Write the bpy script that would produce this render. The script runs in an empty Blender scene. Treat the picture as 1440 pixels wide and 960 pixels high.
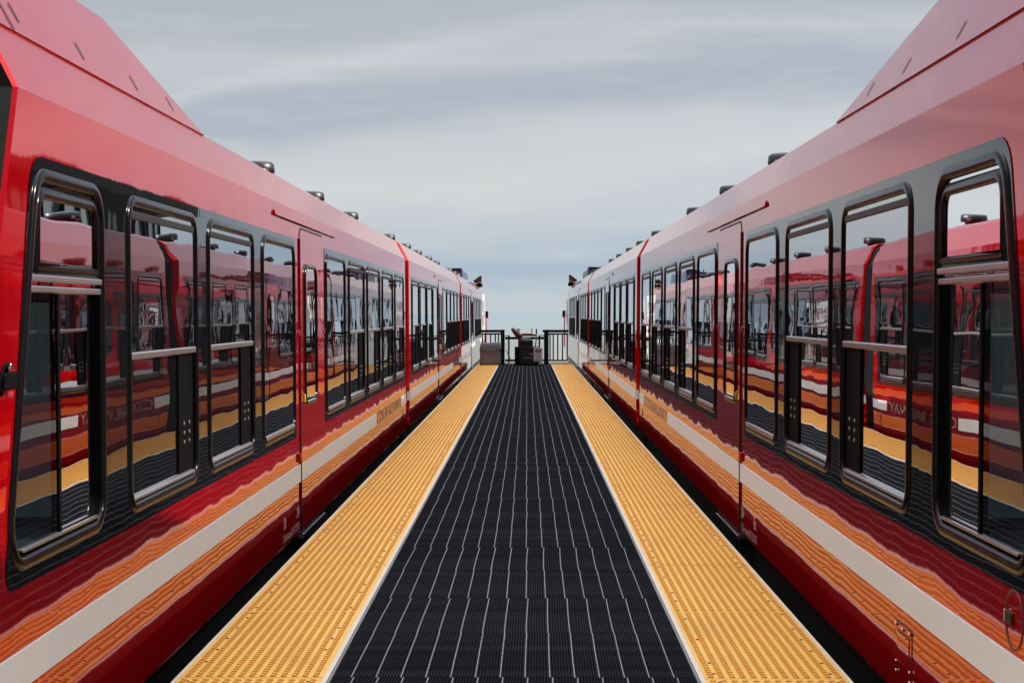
import bpy, bmesh, math, random
import numpy as np
random.seed(7)
rng = np.random.default_rng(7)
R = math.radians
sc = bpy.context.scene
C = sc.collection
K = 1.671           # depth scale of the measured layout
CAM_H = 1.46

# ------------------------------------------------------------------ materials
def new_mat(name):
    m = bpy.data.materials.new(name); m.use_nodes = True
    nt = m.node_tree; nt.nodes.clear()
    out = nt.nodes.new('ShaderNodeOutputMaterial')
    return m, nt, out

def nd(nt, t, **kw):
    n = nt.nodes.new(t)
    for k, v in kw.items(): setattr(n, k, v)
    return n

def setin(n, **kw):
    for k, v in kw.items():
        n.inputs[k.replace('_', ' ')].default_value = v

def rgb(c): return (c[0], c[1], c[2], 1.0)

def math_node(nt, op, a, b=None, c=None):
    n = nd(nt, 'ShaderNodeMath', operation=op)
    for i, v in enumerate((a, b, c)):
        if v is None: continue
        if isinstance(v, (int, float)): n.inputs[i].default_value = v
        else: nt.links.new(v, n.inputs[i])
    return n.outputs[0]

def noise(nt, vec, scale, detail=2.0, rough=0.5, dist=0.0):
    n = nd(nt, 'ShaderNodeTexNoise'); setin(n, Scale=scale, Detail=detail, Roughness=rough, Distortion=dist)
    if vec is not None: nt.links.new(vec, n.inputs['Vector'])
    return n.outputs['Fac']

def mapping(nt, vec, scale=(1, 1, 1), loc=(0, 0, 0), rot=(0, 0, 0)):
    m = nd(nt, 'ShaderNodeMapping')
    m.inputs['Scale'].default_value = scale; m.inputs['Location'].default_value = loc; m.inputs['Rotation'].default_value = rot
    nt.links.new(vec, m.inputs['Vector'])
    return m.outputs[0]

def wavy_height(nt, pos, amp_big, amp_fine):
    """height field (metres) of hand-finished sheet metal"""
    big = noise(nt, mapping(nt, pos, (1, .9, 1.6)), 1.5, 1.0)
    fine = noise(nt, mapping(nt, pos, (1, 3.2, 1.2), (3, 1, 7)), 3.2, 2.0)
    h = math_node(nt, 'MULTIPLY', big, amp_big)
    return math_node(nt, 'MULTIPLY_ADD', fine, amp_fine, h)

def paint(name, color, base_rough=.05, coat_rough=.010, big=.0030, fine=.00010, dirt=.10, spec=.0, coat=1.0, ior=1.42, metal=0.0, dust=0.0):
    m, nt, out = new_mat(name)
    g = nd(nt, 'ShaderNodeNewGeometry')
    p = nd(nt, 'ShaderNodeBsdfPrincipled')
    h = wavy_height(nt, g.outputs['Position'], big, fine)
    b = nd(nt, 'ShaderNodeBump'); setin(b, Strength=1.0, Distance=1.0)
    nt.links.new(h, b.inputs['Height'])
    nt.links.new(b.outputs[0], p.inputs['Coat Normal']); nt.links.new(b.outputs[0], p.inputs['Normal'])
    d = noise(nt, mapping(nt, g.outputs['Position'], (1, 1, .35)), 4.0, 6.0, .65)
    mix = nd(nt, 'ShaderNodeMix', data_type='RGBA')
    mix.inputs[6].default_value = rgb(color)
    mix.inputs[7].default_value = rgb([c * (1 - dirt) + .02 * dirt for c in color])
    nt.links.new(d, mix.inputs[0]); nt.links.new(mix.outputs[2], p.inputs['Base Color'])
    cr = math_node(nt, 'MULTIPLY_ADD', d, .02, coat_rough - .005)
    nt.links.new(cr, p.inputs['Coat Roughness'])
    setin(p, Roughness=base_rough, Coat_Weight=coat, Coat_IOR=ior, Metallic=metal, Sheen_Roughness=.35)
    if dust:   # thin film of dust on what faces upward
        sn = nd(nt, 'ShaderNodeSeparateXYZ'); nt.links.new(g.outputs['Normal'], sn.inputs[0])
        dm = nd(nt, 'ShaderNodeMapRange'); setin(dm, From_Min=.12, From_Max=.5, To_Max=dust); nt.links.new(sn.outputs[2], dm.inputs[0]); nt.links.new(dm.outputs[0], p.inputs['Sheen Weight'])
    p.inputs['Specular IOR Level'].default_value = spec
    nt.links.new(p.outputs[0], out.inputs[0])
    return m

def simple(name, color, rough=.5, metal=0.0, spec=.5, var=.25, scale=6.0, bump=0.0, bscale=60.0):
    m, nt, out = new_mat(name)
    g = nd(nt, 'ShaderNodeNewGeometry')
    p = nd(nt, 'ShaderNodeBsdfPrincipled')
    f = noise(nt, g.outputs['Position'], scale, 5.0, .6)
    mix = nd(nt, 'ShaderNodeMix', data_type='RGBA')
    mix.inputs[6].default_value = rgb([c * (1 - var) for c in color]); mix.inputs[7].default_value = rgb([min(1, c * (1 + var)) for c in color])
    nt.links.new(f, mix.inputs[0]); nt.links.new(mix.outputs[2], p.inputs['Base Color'])
    rr = math_node(nt, 'MULTIPLY_ADD', f, .12, rough - .06)
    nt.links.new(rr, p.inputs['Roughness'])
    setin(p, Metallic=metal); p.inputs['Specular IOR Level'].default_value = spec
    if bump:
        b = nd(nt, 'ShaderNodeBump'); setin(b, Strength=.6, Distance=bump)
        nt.links.new(noise(nt, g.outputs['Position'], bscale, 3.0), b.inputs['Height']); nt.links.new(b.outputs[0], p.inputs['Normal'])
    nt.links.new(p.outputs[0], out.inputs[0])
    return m

def glass_pane(name, tint, through, mirror=0.0):
    """thin tinted pane: mirror reflection by Fresnel, the rest looks through (through>0) or is near-black"""
    m, nt, out = new_mat(name)
    g = nd(nt, 'ShaderNodeNewGeometry')
    h = wavy_height(nt, g.outputs['Position'], .0016, .00003)
    b = nd(nt, 'ShaderNodeBump'); setin(b, Strength=1.0, Distance=1.0); nt.links.new(h, b.inputs['Height'])
    fr = nd(nt, 'ShaderNodeFresnel'); fr.inputs['IOR'].default_value = 1.58
    gl = nd(nt, 'ShaderNodeBsdfGlossy'); setin(gl, Roughness=.0); gl.inputs['Color'].default_value = (.95, .97, 1, 1)
    nt.links.new(b.outputs[0], gl.inputs['Normal'])
    tr = nd(nt, 'ShaderNodeBsdfTransparent'); tr.inputs['Color'].default_value = rgb(tint)
    df = nd(nt, 'ShaderNodeBsdfDiffuse'); df.inputs['Color'].default_value = (.006, .007, .009, 1)
    mx = nd(nt, 'ShaderNodeMixShader'); mx.inputs[0].default_value = through
    nt.links.new(df.outputs[0], mx.inputs[1]); nt.links.new(tr.outputs[0], mx.inputs[2])
    f2 = math_node(nt, 'MULTIPLY_ADD', fr.outputs[0], 1.0 - mirror, mirror)   # mirror: sun-control coating
    mm = nd(nt, 'ShaderNodeMixShader')
    nt.links.new(f2, mm.inputs[0]); nt.links.new(mx.outputs[0], mm.inputs[1]); nt.links.new(gl.outputs[0], mm.inputs[2])
    nt.links.new(mm.outputs[0], out.inputs[0])
    return m

M = {}
M['red'] = paint('red_metallic_paint', (.55, .0006, .006), base_rough=.03, spec=.5, coat=.0, metal=.52, dust=.20)
M['white'] = paint('white_train_paint', (.80, .80, .81), base_rough=.5, big=.0008, fine=.0001, dirt=.06, coat=.55)
M['stripe'] = paint('white_vinyl_stripe', (.80, .86, .93), base_rough=.6, coat_rough=.08, big=.0008, fine=.0, dirt=.08, coat=.12)
M['black'] = paint('black_gloss_band', (.005, .006, .008), coat_rough=.008, big=.0018, fine=.00012, ior=1.40)
M['bellows'] = simple('black_rubber', (.008, .008, .009), .75, spec=.1)
M['seam'] = simple('dark_door_seal', (.008, .008, .008), .5)
M['frame'] = simple('window_frame_enamel', (.005, .005, .006), .20, spec=.15, var=.1)
M['alu'] = simple('brushed_aluminium', (.50, .48, .49), .30, metal=.9, var=.08)
M['chrome'] = simple('worn_steel', (.55, .56, .58), .22, metal=1.0, var=.1)
M['glass'] = glass_pane('tinted_window_glass', (.1, .11, .12), .0)
M['coated'] = glass_pane('coated_window_glass', (.1, .11, .12), .0, .45)
M['cabcoated'] = glass_pane('coated_cab_glass', (.5, .55, .6), .6, .26)
M['cabglass'] = glass_pane('cab_window_glass', (.75, .82, .86), 1.0)
M['panel'] = simple('black_slide_panel', (.004, .004, .005), .7, spec=.03, var=.1)
M['vent'] = simple('dark_roof_vent', (.022, .028, .036), .38, metal=.2, var=.15)
M['teal'] = simple('pale_teal_partition', (.50, .68, .74), .45, var=.05)
M['dark_int'] = simple('dark_interior', (.03, .035, .04), .6)
M['seat'] = simple('seat_fabric', (.03, .05, .09), .8)
M['amber'] = simple('amber_lens', (.08, .035, .014), .4)
M['blue'] = simple('dark_blue_housing', (.05, .09, .17), .4, var=.1)
M['yellow_handle'] = simple('yellow_handle', (.50, .32, .03), .4)
M['redplastic'] = simple('red_plastic', (.40, .005, .01), .35)
M['letter'] = simple('silver_lettering', (.36, .35, .36), .35, metal=.2, var=.1)
M['letter_white'] = simple('pale_lettering', (.55, .50, .52), .5, var=.1)
M['letter_red'] = simple('deep_red_lettering', (.30, .004, .02), .35)
M['rail_paint'] = simple('black_railing_paint', (.006, .006, .008), .5, spec=.2)
M['tarp'] = simple('grey_tarp', (.20, .19, .24), .6, var=.3, scale=3.0, bump=.02, bscale=7.0)
M['rope'] = simple('brown_rope', (.10, .06, .04), .8)
M['blower_red'] = simple('dark_red_enamel', (.09, .006, .010), .35)
M['blower_black'] = simple('black_engine_plastic', (.010, .010, .012), .45)
M['sign'] = simple('sign_white', (.62, .56, .70), .5, var=.06)
M['ink'] = simple('sign_ink', (.05, .03, .07), .6)
M['steel'] = simple('grey_steel', (.25, .25, .26), .4, metal=.7)
M['deck'] = simple('dark_deck_steel', (.03, .03, .032), .6)
M['edge'] = simple('pale_edge_strip', (.66, .60, .54), .5, var=.15, scale=9)
M['yellow_plain'] = simple('dash_yellow', (.45, .25, .05), .5)
M['building'] = simple('building_stone', (.22, .20, .18), .8)
M['roofdark'] = simple('building_roof', (.02, .02, .022), .8)

def tile_material():
    m, nt, out = new_mat('yellow_tactile_tile')
    g = nd(nt, 'ShaderNodeNewGeometry'); pos = g.outputs['Position']
    p = nd(nt, 'ShaderNodeBsdfPrincipled')
    f = noise(nt, pos, 1.3, 6.0, .65)
    spk = noise(nt, pos, 38.0, 3.0, .7)
    mix = nd(nt, 'ShaderNodeMix', data_type='RGBA')
    mix.inputs[6].default_value = (.82, .455, .070, 1); mix.inputs[7].default_value = (.79, .49, .13, 1)
    nt.links.new(f, mix.inputs[0])
    sp = nd(nt, 'ShaderNodeMapRange'); setin(sp, From_Min=.66, From_Max=.80)
    nt.links.new(spk, sp.inputs[0])
    sp2 = math_node(nt, 'MULTIPLY', sp.outputs[0], .35)
    mix2 = nd(nt, 'ShaderNodeMix', data_type='RGBA'); mix2.inputs[7].default_value = (.24, .14, .05, 1)
    nt.links.new(sp2, mix2.inputs[0]); nt.links.new(mix.outputs[2], mix2.inputs[6])
    # scuffs and grime walked in over the seasons
    sm = noise(nt, mapping(nt, pos, (1.0, .55, 1), (7, 3, 0)), 2.4, 8.0, .7, .6)
    smr = nd(nt, 'ShaderNodeMapRange'); setin(smr, From_Min=.52, From_Max=.74, To_Max=.42); nt.links.new(sm, smr.inputs[0])
    mix3 = nd(nt, 'ShaderNodeMix', data_type='RGBA'); mix3.inputs[7].default_value = (.42, .25, .10, 1)
    nt.links.new(smr.outputs[0], mix3.inputs[0]); nt.links.new(mix2.outputs[2], mix3.inputs[6])
    nt.links.new(mix3.outputs[2], p.inputs['Base Color'])
    rr = math_node(nt, 'MULTIPLY_ADD', f, .2, .42)
    nt.links.new(rr, p.inputs['Roughness']); p.inputs['Specular IOR Level'].default_value = .45
    nt.links.new(p.outputs[0], out.inputs[0])
    return m
M['tile'] = tile_material()
M['dome'] = simple('yellow_dome_flank_shade', (.62, .25, .014), .5, spec=.3, var=.1)  # flank shade put into a darker yellow; tops also paler from scuffing

MAT_L = .946       # length of one mat section
MAT_LINE = .0995
def mat_material():
    m, nt, out = new_mat('black_ribbed_matting')
    g = nd(nt, 'ShaderNodeNewGeometry')
    s = nd(nt, 'ShaderNodeSeparateXYZ'); nt.links.new(g.outputs['Position'], s.inputs[0])
    x, y = s.outputs[0], s.outputs[1]
    t = math_node(nt, 'DIVIDE', math_node(nt, 'ADD', y, 8.33), MAT_L)
    ti = math_node(nt, 'FLOOR', t); tf = math_node(nt, 'FRACT', t)
    wn = nd(nt, 'ShaderNodeTexWhiteNoise', noise_dimensions='1D'); nt.links.new(ti, wn.inputs['W'])
    wn2 = nd(nt, 'ShaderNodeTexWhiteNoise', noise_dimensions='1D'); nt.links.new(math_node(nt, 'ADD', ti, 37.5), wn2.inputs['W'])
    # each section sags sideways a little: bow + jog at the seam
    bow = math_node(nt, 'MULTIPLY', math_node(nt, 'POWER', tf, 1.7), math_node(nt, 'MULTIPLY_ADD', wn.outputs[0], .008, .003))
    jog = math_node(nt, 'MULTIPLY_ADD', wn2.outputs[0], .005, -.0025)
    xs = math_node(nt, 'ADD', math_node(nt, 'SUBTRACT', x, bow), jog)
    lt = math_node(nt, 'FRACT', math_node(nt, 'DIVIDE', math_node(nt, 'ADD', xs, 5.03), MAT_LINE))
    ld = math_node(nt, 'ABSOLUTE', math_node(nt, 'SUBTRACT', lt, .5))
    line = math_node(nt, 'LESS_THAN', ld, .024)
    # zig-zag rib
    zz = math_node(nt, 'PINGPONG', y, .021)
    rib = math_node(nt, 'SINE', math_node(nt, 'MULTIPLY', math_node(nt, 'ADD', xs, math_node(nt, 'MULTIPLY', zz, .32)), 2 * math.pi / .0124))
    row = math_node(nt, 'SINE', math_node(nt, 'MULTIPLY', y, 2 * math.pi / .021))
    patch = noise(nt, mapping(nt, g.outputs['Position'], (1.2, 3.0, 1)), 1.1, 5.0, .6)
    k = math_node(nt, 'MULTIPLY_ADD', rib, .5, .5)
    k = math_node(nt, 'MULTIPLY', math_node(nt, 'POWER', k, 2.2), math_node(nt, 'MULTIPLY_ADD', row, .25, .75))
    rn = nd(nt, 'ShaderNodeTexWhiteNoise', noise_dimensions='1D'); nt.links.new(math_node(nt, 'FLOOR', math_node(nt, 'DIVIDE', y, .105)), rn.inputs['W'])
    k = math_node(nt, 'MULTIPLY', k, math_node(nt, 'MULTIPLY_ADD', rn.outputs[0], .7, .6))
    k = math_node(nt, 'MULTIPLY', k, math_node(nt, 'GREATER_THAN', tf, .005))
    mix = nd(nt, 'ShaderNodeMix', data_type='RGBA'); mix.inputs[6].default_value = (.0040, .0041, .0050, 1); mix.inputs[7].default_value = (.046, .049, .066, 1)
    nt.links.new(math_node(nt, 'MULTIPLY', k, math_node(nt, 'MULTIPLY_ADD', patch, .9, .4)), mix.inputs[0])
    mix2 = nd(nt, 'ShaderNodeMix', data_type='RGBA'); mix2.inputs[7].default_value = (.24, .235, .245, 1)
    nt.links.new(line, mix2.inputs[0]); nt.links.new(mix.outputs[2], mix2.inputs[6])
    p = nd(nt, 'ShaderNodeBsdfDiffuse'); nt.links.new(mix2.outputs[2], p.inputs['Color'])
    b = nd(nt, 'ShaderNodeBump'); setin(b, Strength=.5, Distance=.003); nt.links.new(k, b.inputs['Height']); nt.links.new(b.outputs[0], p.inputs['Normal'])
    nt.links.new(p.outputs[0], out.inputs[0])
    return m
M['mat'] = mat_material()

def terrain_material():
    m, nt, out = new_mat('granite_and_plain')
    g = nd(nt, 'ShaderNodeNewGeometry'); pos = g.outputs['Position']
    s = nd(nt, 'ShaderNodeSeparateXYZ'); nt.links.new(pos, s.inputs[0])
    p = nd(nt, 'ShaderNodeBsdfPrincipled'); setin(p, Roughness=.9)
    f1 = noise(nt, pos, .8, 8.0, .65); f2 = noise(nt, pos, .0002, 6.0, .6)
    rock = nd(nt, 'ShaderNodeMix', data_type='RGBA'); rock.inputs[6].default_value = (.13, .10, .085, 1); rock.inputs[7].default_value = (.32, .26, .23, 1)
    nt.links.new(f1, rock.inputs[0])
    pl = nd(nt, 'ShaderNodeMix', data_type='RGBA'); pl.inputs[6].default_value = (.16, .17, .12, 1); pl.inputs[7].default_value = (.30, .27, .19, 1)
    nt.links.new(f2, pl.inputs[0])
    mr = nd(nt, 'ShaderNodeMapRange'); setin(mr, From_Min=-600.0, From_Max=-1200.0); nt.links.new(s.outputs[2], mr.inputs[0])
    mx = nd(nt, 'ShaderNodeMix', data_type='RGBA'); nt.links.new(mr.outputs[0], mx.inputs[0]); nt.links.new(rock.outputs[2], mx.inputs[6]); nt.links.new(pl.outputs[2], mx.inputs[7])
    nt.links.new(mx.outputs[2], p.inputs['Base Color'])
    nt.links.new(p.outputs[0], out.inputs[0])
    return m
M['terrain'] = terrain_material()
M['bglass'] = simple('teal_building_glass', (.10, .24, .26), .15, var=.2)

# ------------------------------------------------------------------ mesh builder
class MB:
    def __init__(self, s=1, y0=0.0):
        self.v = []; self.f = []; self.s = s; self.y0 = y0; self.smooth = []; self.mi = []; self.cur = 0
    tuck = 0.0
    def P(self, p):
        u = p[0] - (self.tuck * (max(0.0, .69 - p[2]) + 1.2 * max(0.0, .36 - p[2])) if p[0] > -1.3 else 0.0)
        return (self.s * u, p[1] - self.y0, p[2])
    def add(self, vs, fs, smooth=False):
        o = len(self.v)
        self.v += [self.P(p) for p in vs]
        self.f += [tuple(i + o for i in f) for f in fs]
        self.smooth += [smooth] * len(fs); self.mi += [self.cur] * len(fs)
    def box(self, a, b):
        (x0, y0, z0), (x1, y1, z1) = a, b
        self.add([(x0,y0,z0),(x1,y0,z0),(x1,y1,z0),(x0,y1,z0),(x0,y0,z1),(x1,y0,z1),(x1,y1,z1),(x0,y1,z1)],
                 [(0,3,2,1),(4,5,6,7),(0,1,5,4),(1,2,6,5),(2,3,7,6),(3,0,4,7)])
    def bbox(self, a, b, r=.01):
        """box with chamfered edges"""
        (x0, y0, z0), (x1, y1, z1) = [min(i, j) for i, j in zip(a, b)], [max(i, j) for i, j in zip(a, b)]
        bm = bmesh.new(); bmesh.ops.create_cube(bm, size=1)
        for v in bm.verts: v.co = (x0 + (v.co.x + .5) * (x1 - x0), y0 + (v.co.y + .5) * (y1 - y0), z0 + (v.co.z + .5) * (z1 - z0))
        r = min(r, .45 * min(x1 - x0, y1 - y0, z1 - z0))
        bmesh.ops.bevel(bm, geom=bm.edges[:], offset=r, segments=2, affect='EDGES', profile=.5)
        self.bm(bm)
    def bm(self, bm, smooth=False):
        bm.verts.index_update()
        self.add([tuple(v.co) for v in bm.verts], [tuple(v.index for v in f.verts) for f in bm.faces], smooth)
        bm.free()
    def tube(self, pts, r, n=8, smooth=True, cap=True):
        rings = []
        P = [np.array(p, float) for p in pts]
        for i, p in enumerate(P):
            d = P[min(i + 1, len(P) - 1)] - P[max(i - 1, 0)]; d = d / np.linalg.norm(d)
            a = np.array((0, 0, 1.)) if abs(d[2]) < .9 else np.array((1., 0, 0))
            e1 = np.cross(d, a); e1 /= np.linalg.norm(e1); e2 = np.cross(d, e1)
            rr = r[i] if isinstance(r, (list, tuple)) else r
            rings.append([tuple(p + rr * (math.cos(t) * e1 + math.sin(t) * e2)) for t in [2 * math.pi * k / n for k in range(n)]])
        vs = [q for ring in rings for q in ring]; fs = []
        for i in range(len(P) - 1):
            for k in range(n):
                fs.append((i*n+k, i*n+(k+1) % n, (i+1)*n+(k+1) % n, (i+1)*n+k))
        self.add(vs, fs, smooth)
        if cap: self.add(rings[0], [tuple(range(n))]); self.add(rings[-1], [tuple(range(n))])
    def lathe(self, c, prof, n=24, smooth=True):
        vs = []; fs = []
        for r, z in prof:
            for k in range(n):
                t = 2 * math.pi * k / n; vs.append((c[0] + r * math.cos(t), c[1] + r * math.sin(t), c[2] + z))
        for i in range(len(prof) - 1):
            for k in range(n):
                fs.append((i*n+k, i*n+(k+1) % n, (i+1)*n+(k+1) % n, (i+1)*n+k))
        self.add(vs, fs, smooth)
        self.add([vs[(len(prof)-1)*n+k] for k in range(n)], [tuple(range(n))])
    def poly(self, pts): self.add(pts, [tuple(range(len(pts)))])
    def slab(self, pts2, u0, u1):
        """convex polygon in (y,z), extruded between u0 and u1"""
        n = len(pts2)
        vs = [(u0, y, z) for y, z in pts2] + [(u1, y, z) for y, z in pts2]
        fs = [tuple(range(n)), tuple(range(n, 2*n))] + [(i, (i+1) % n, n+(i+1) % n, n+i) for i in range(n)]
        self.add(vs, fs)
    def sheet(self, outer, holes, u):
        bm = bmesh.new(); es = []
        for loop in [outer] + holes:
            vs = [bm.verts.new((u, y, z)) for y, z in loop]
            es += [bm.edges.new((vs[i], vs[(i+1) % len(vs)])) for i in range(len(vs))]
        bmesh.ops.triangle_fill(bm, use_beauty=True, use_dissolve=False, edges=es, normal=(1, 0, 0))
        self.bm(bm)
    def mesh(self, name, fix=True):
        me = bpy.data.meshes.new(name)
        me.from_pydata(self.v, [], self.f)
        me.polygons.foreach_set('use_smooth', self.smooth); me.polygons.foreach_set('material_index', self.mi)
        if fix:
            bm = bmesh.new(); bm.from_mesh(me); bmesh.ops.remove_doubles(bm, verts=bm.verts, dist=1e-5)
            bmesh.ops.recalc_face_normals(bm, faces=bm.faces); bm.to_mesh(me); bm.free()
        me.update()
        return me
    def build(self, name, mat, parent=None, fix=True):
        me = self.mesh(name, fix); me.materials.append(mat)
        return place(name, me, parent)

def place(name, me, parent=None, loc=None):
    o = bpy.data.objects.new(name, me); C.objects.link(o)
    if parent: o.parent = parent
    if loc: o.location = loc
    return o

def empty(name, loc, label, cat, group=None):
    o = bpy.data.objects.new(name, None); C.objects.link(o); o.location = loc
    o.empty_display_size = .2
    o['label'] = label; o['category'] = cat
    if group: o['group'] = group
    return o
def tag(o, label, cat, group=None):
    o['label'] = label; o['category'] = cat
    if group: o['group'] = group
    return o
def structure(o): o['kind'] = 'structure'; return o

def rounded_poly(corners, rad, seg=6):
    """corners CCW [(y,z)], returns points and outward normals"""
    pts, nrm = [], []; n = len(corners)
    if isinstance(rad, (int, float)): rad = [rad] * n
    for i in range(n):
        p = np.array(corners[i]); a = np.array(corners[i-1]) - p; b = np.array(corners[(i+1) % n]) - p
        a /= np.linalg.norm(a); b /= np.linalg.norm(b)
        ang = math.acos(max(-1, min(1, a @ b))); r = rad[i]
        t = r / math.tan(ang / 2); bis = (a + b) / np.linalg.norm(a + b); c = p + bis * (r / math.sin(ang / 2))
        p0 = p + a * t; p1 = p + b * t
        a0 = math.atan2(*(p0 - c)[::-1]); a1 = math.atan2(*(p1 - c)[::-1])
        while a1 < a0: a1 += 2 * math.pi
        for k in range(seg + 1):
            th = a0 + (a1 - a0) * k / seg
            d = np.array((math.cos(th), math.sin(th))); pts.append(c + r * d); nrm.append(d)
    return np.array(pts), np.array(nrm)

def inset(pn, t): return [tuple(p) for p in (pn[0] - pn[1] * t)]
def rect(y0, y1, z0, z1): return [(y0, z0), (y1, z0), (y1, z1), (y0, z1)]
def clip(poly, axis, val, keep_above):
    out = []; n = len(poly)
    for i in range(n):
        p, q = poly[i], poly[(i+1) % n]
        ip = (p[axis] >= val) == keep_above; iq = (q[axis] >= val) == keep_above
        if ip: out.append(p)
        if ip != iq:
            t = (val - p[axis]) / (q[axis] - p[axis]); out.append((p[0] + t*(q[0]-p[0]), p[1] + t*(q[1]-p[1])))
    return out
def sweep(mb, pn, prof, closed=True):
    n = len(pn[0]); vs = []; m = len(prof)
    for p, d in zip(*pn):
        for t, u in prof: vs.append((u, p[0] - d[0]*t, p[1] - d[1]*t))
    fs = [(i*m+k, ((i+1) % n)*m+k, ((i+1) % n)*m+k+1, i*m+k+1) for i in range(n) for k in range(m-1)]
    mb.add(vs, fs, True)

_text_cache = {}
def text_shape(txt):
    if txt not in _text_cache:
        cu = bpy.data.curves.new('t', 'FONT'); cu.body = txt; cu.fill_mode = 'FRONT'; cu.extrude = 0.0; cu.resolution_u = 4
        ob = bpy.data.objects.new('t', cu); me = bpy.data.meshes.new_from_object(ob)
        v = [tuple(p.co) for p in me.vertices]; f = [tuple(p.vertices) for p in me.polygons]
        bpy.data.objects.remove(ob); bpy.data.curves.remove(cu); bpy.data.meshes.remove(me)
        _text_cache[txt] = (v, f)
    return _text_cache[txt]
def fit_text(txt, w, h):
    v, f = text_shape(txt)
    x0 = min(p[0] for p in v); x1 = max(p[0] for p in v); z0 = min(p[1] for p in v); z1 = max(p[1] for p in v)
    return [((p[0]-x0)/(x1-x0)*w, (p[1]-z0)/(z1-z0)*h) for p in v], f

# ------------------------------------------------------------------ train
W_CAR = 2.65
Z_CREASE, Z_ROOF = 2.144, 2.361
BAND0, BAND1 = .700, 1.962
WZ0, WZ1 = .742, 1.928
FRAME = [(-.002, .002), (0, .006), (.006, .011), (.018, .0135), (.031, .012), (.039, .007), (.0415, .001)]
REVEAL = [(.0415, .001), (.043, -.034)]
XL, XR = -1.47, 1.35
TILT = R(.35)
TUCK = .004
SC = 1.085          # the trains stand about 0.19 m off the platform edge
ZW, ZW2, ZB = .69, .36, .085

def section():
    """(u, z) from the platform side over the roof to the far side"""
    near = [(-.30, .06), (-.012, .062), (0, ZB)] + [(0, z) for z in (ZW2, ZW, 1.1, 1.68, 2.0)] + [(0, Z_CREASE), (-.118, Z_ROOF), (-.165, 2.392), (-.30, 2.415), (-.60, 2.428)]
    far = [(-W_CAR - u, z) for u, z in reversed(near)]
    return near + far

_win_cache = {}
def window_meshes(s, kind):
    """meshes of one coach window, local origin at its near edge (y), real heights"""
    key = (s, kind)
    if key in _win_cache: return _win_cache[key]
    w = .80 * K - .02
    pn = rounded_poly(rect(0, w, WZ0, WZ1), .115, 7)
    d = {}
    mb = MB(s); sweep(mb, pn, FRAME); mb.cur = 1; sweep(mb, pn, REVEAL); d['frame'] = mb.mesh('window')
    d['frame'].materials.append(M['frame']); d['frame'].materials.append(M['panel'])
    inner = inset(pn, .0425)
    zr = 1.33
    if kind == 'sliding':
        mb = MB(s); mb.poly([(.003, y, z) for y, z in clip(inner, 1, zr, True)]); d['pane'] = [mb.mesh('pane')]
        low = clip(clip(inner, 1, zr, False), 1, .80, True)
        mb = MB(s); mb.poly([(-.017, y, z) for y, z in low]); d['pane'].append(mb.mesh('pane'))
        d['pane'][0].materials.append(M['coated']); d['pane'][1].materials.append(M['glass'])
        mb = MB(s); mb.bbox((-.034, .044, zr-.015), (.009, w-.044, zr+.013), .006); d['rail'] = mb.mesh('rail'); d['rail'].materials.append(M['alu'])
        mb = MB(s); mb.bbox((-.01, .07, WZ1-.088), (.008, w-.07, WZ1-.058), .004)
        d['sash'] = mb.mesh('sash'); d['sash'].materials.append(M['seam'])
        # ledge
        mb = MB(s); y0, y1 = .07, w-.07
        pr = [(-.030, .808), (-.016, .807), (.000, .802), (.004, .798), (.004, .789), (-.030, .789)]
        n = len(pr); vs = [(u, y0, z) for u, z in pr] + [(u, y1, z) for u, z in pr]
        mb.add(vs, [tuple(range(n)), tuple(range(n, 2*n))] + [(i, (i+1) % n, n+(i+1) % n, n+i) for i in range(n)])
        d['sill'] = mb.mesh('sill'); d['sill'].materials.append(M['alu'])
        mb = MB(s); yp = w * .735
        mb.box((-.034, yp, .808), (-.009, w-.042, zr-.017)); d['slide_panel'] = mb.mesh('slide_panel'); d['slide_panel'].materials.append(M['panel'])
        mb = MB(s); mb.tube([(-.011, 0, 0), (-.005, 0, 0)], .008, 8); d['bolt'] = mb.mesh('bolt'); d['bolt'].materials.append(M['steel'])
        d['bolt_at'] = [(yp + a*(w-.037-yp)*1.1, .935 + .04*b) for a in (.3, .62) for b in range(3)]
    else:
        mb = MB(s); mb.poly([(.003, y, z) for y, z in clip(inner, 1, .795, True)]); d['pane'] = [mb.mesh('pane')]; d['pane'][0].materials.append(M['coated'])
        mb = MB(s); mb.bbox((-.05, .08, .772), (.012, w-.08, .797), .006); d['sill'] = mb.mesh('sill'); d['sill'].materials.append(M['alu'])
    d['hole'] = inset(pn, .020)
    _win_cache[key] = d
    return d

def add_window(root, s, y, kind, bolts=False):
    d = window_meshes(s, kind)
    fr = place('window', d['frame'], root, (0, y, 0))
    for m_ in d['pane']: place('pane', m_, fr)
    for k, n in (('rail', 'rail'), ('sash', 'sash'), ('sill', 'sill'), ('slide_panel', 'slide_panel')):
        if k in d:
            o = place(n, d[k], fr)
    if bolts and 'bolt' in d:
        for yb, zb in d['bolt_at']: place('bolt', d['bolt'], fr, (0, yb, zb))
    return [(a + y, b) for a, b in d['hole']]

def text_on_side(root, s, y0, y1, z, h, txt, mat, u, name='lettering', y_origin=0.0):
    v, f = fit_text(txt, y1 - y0, h)
    mb = MB(s); mb.tuck = TUCK
    mb.add([(u, (y0 + a if s > 0 else y1 - a) - y_origin, z + b) for a, b in v], f)
    return mb.build(name, mat, root, fix=False)

def rake(z):
    """how far the nose leans back (m) at height z"""
    zs = [-.6, .5, 1.1, 1.68, Z_CREASE, Z_ROOF, 2.45]
    ys = [.0, .05, .13, .36, .55, .60, .64]
    return float(np.interp(z, zs, ys))

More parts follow.
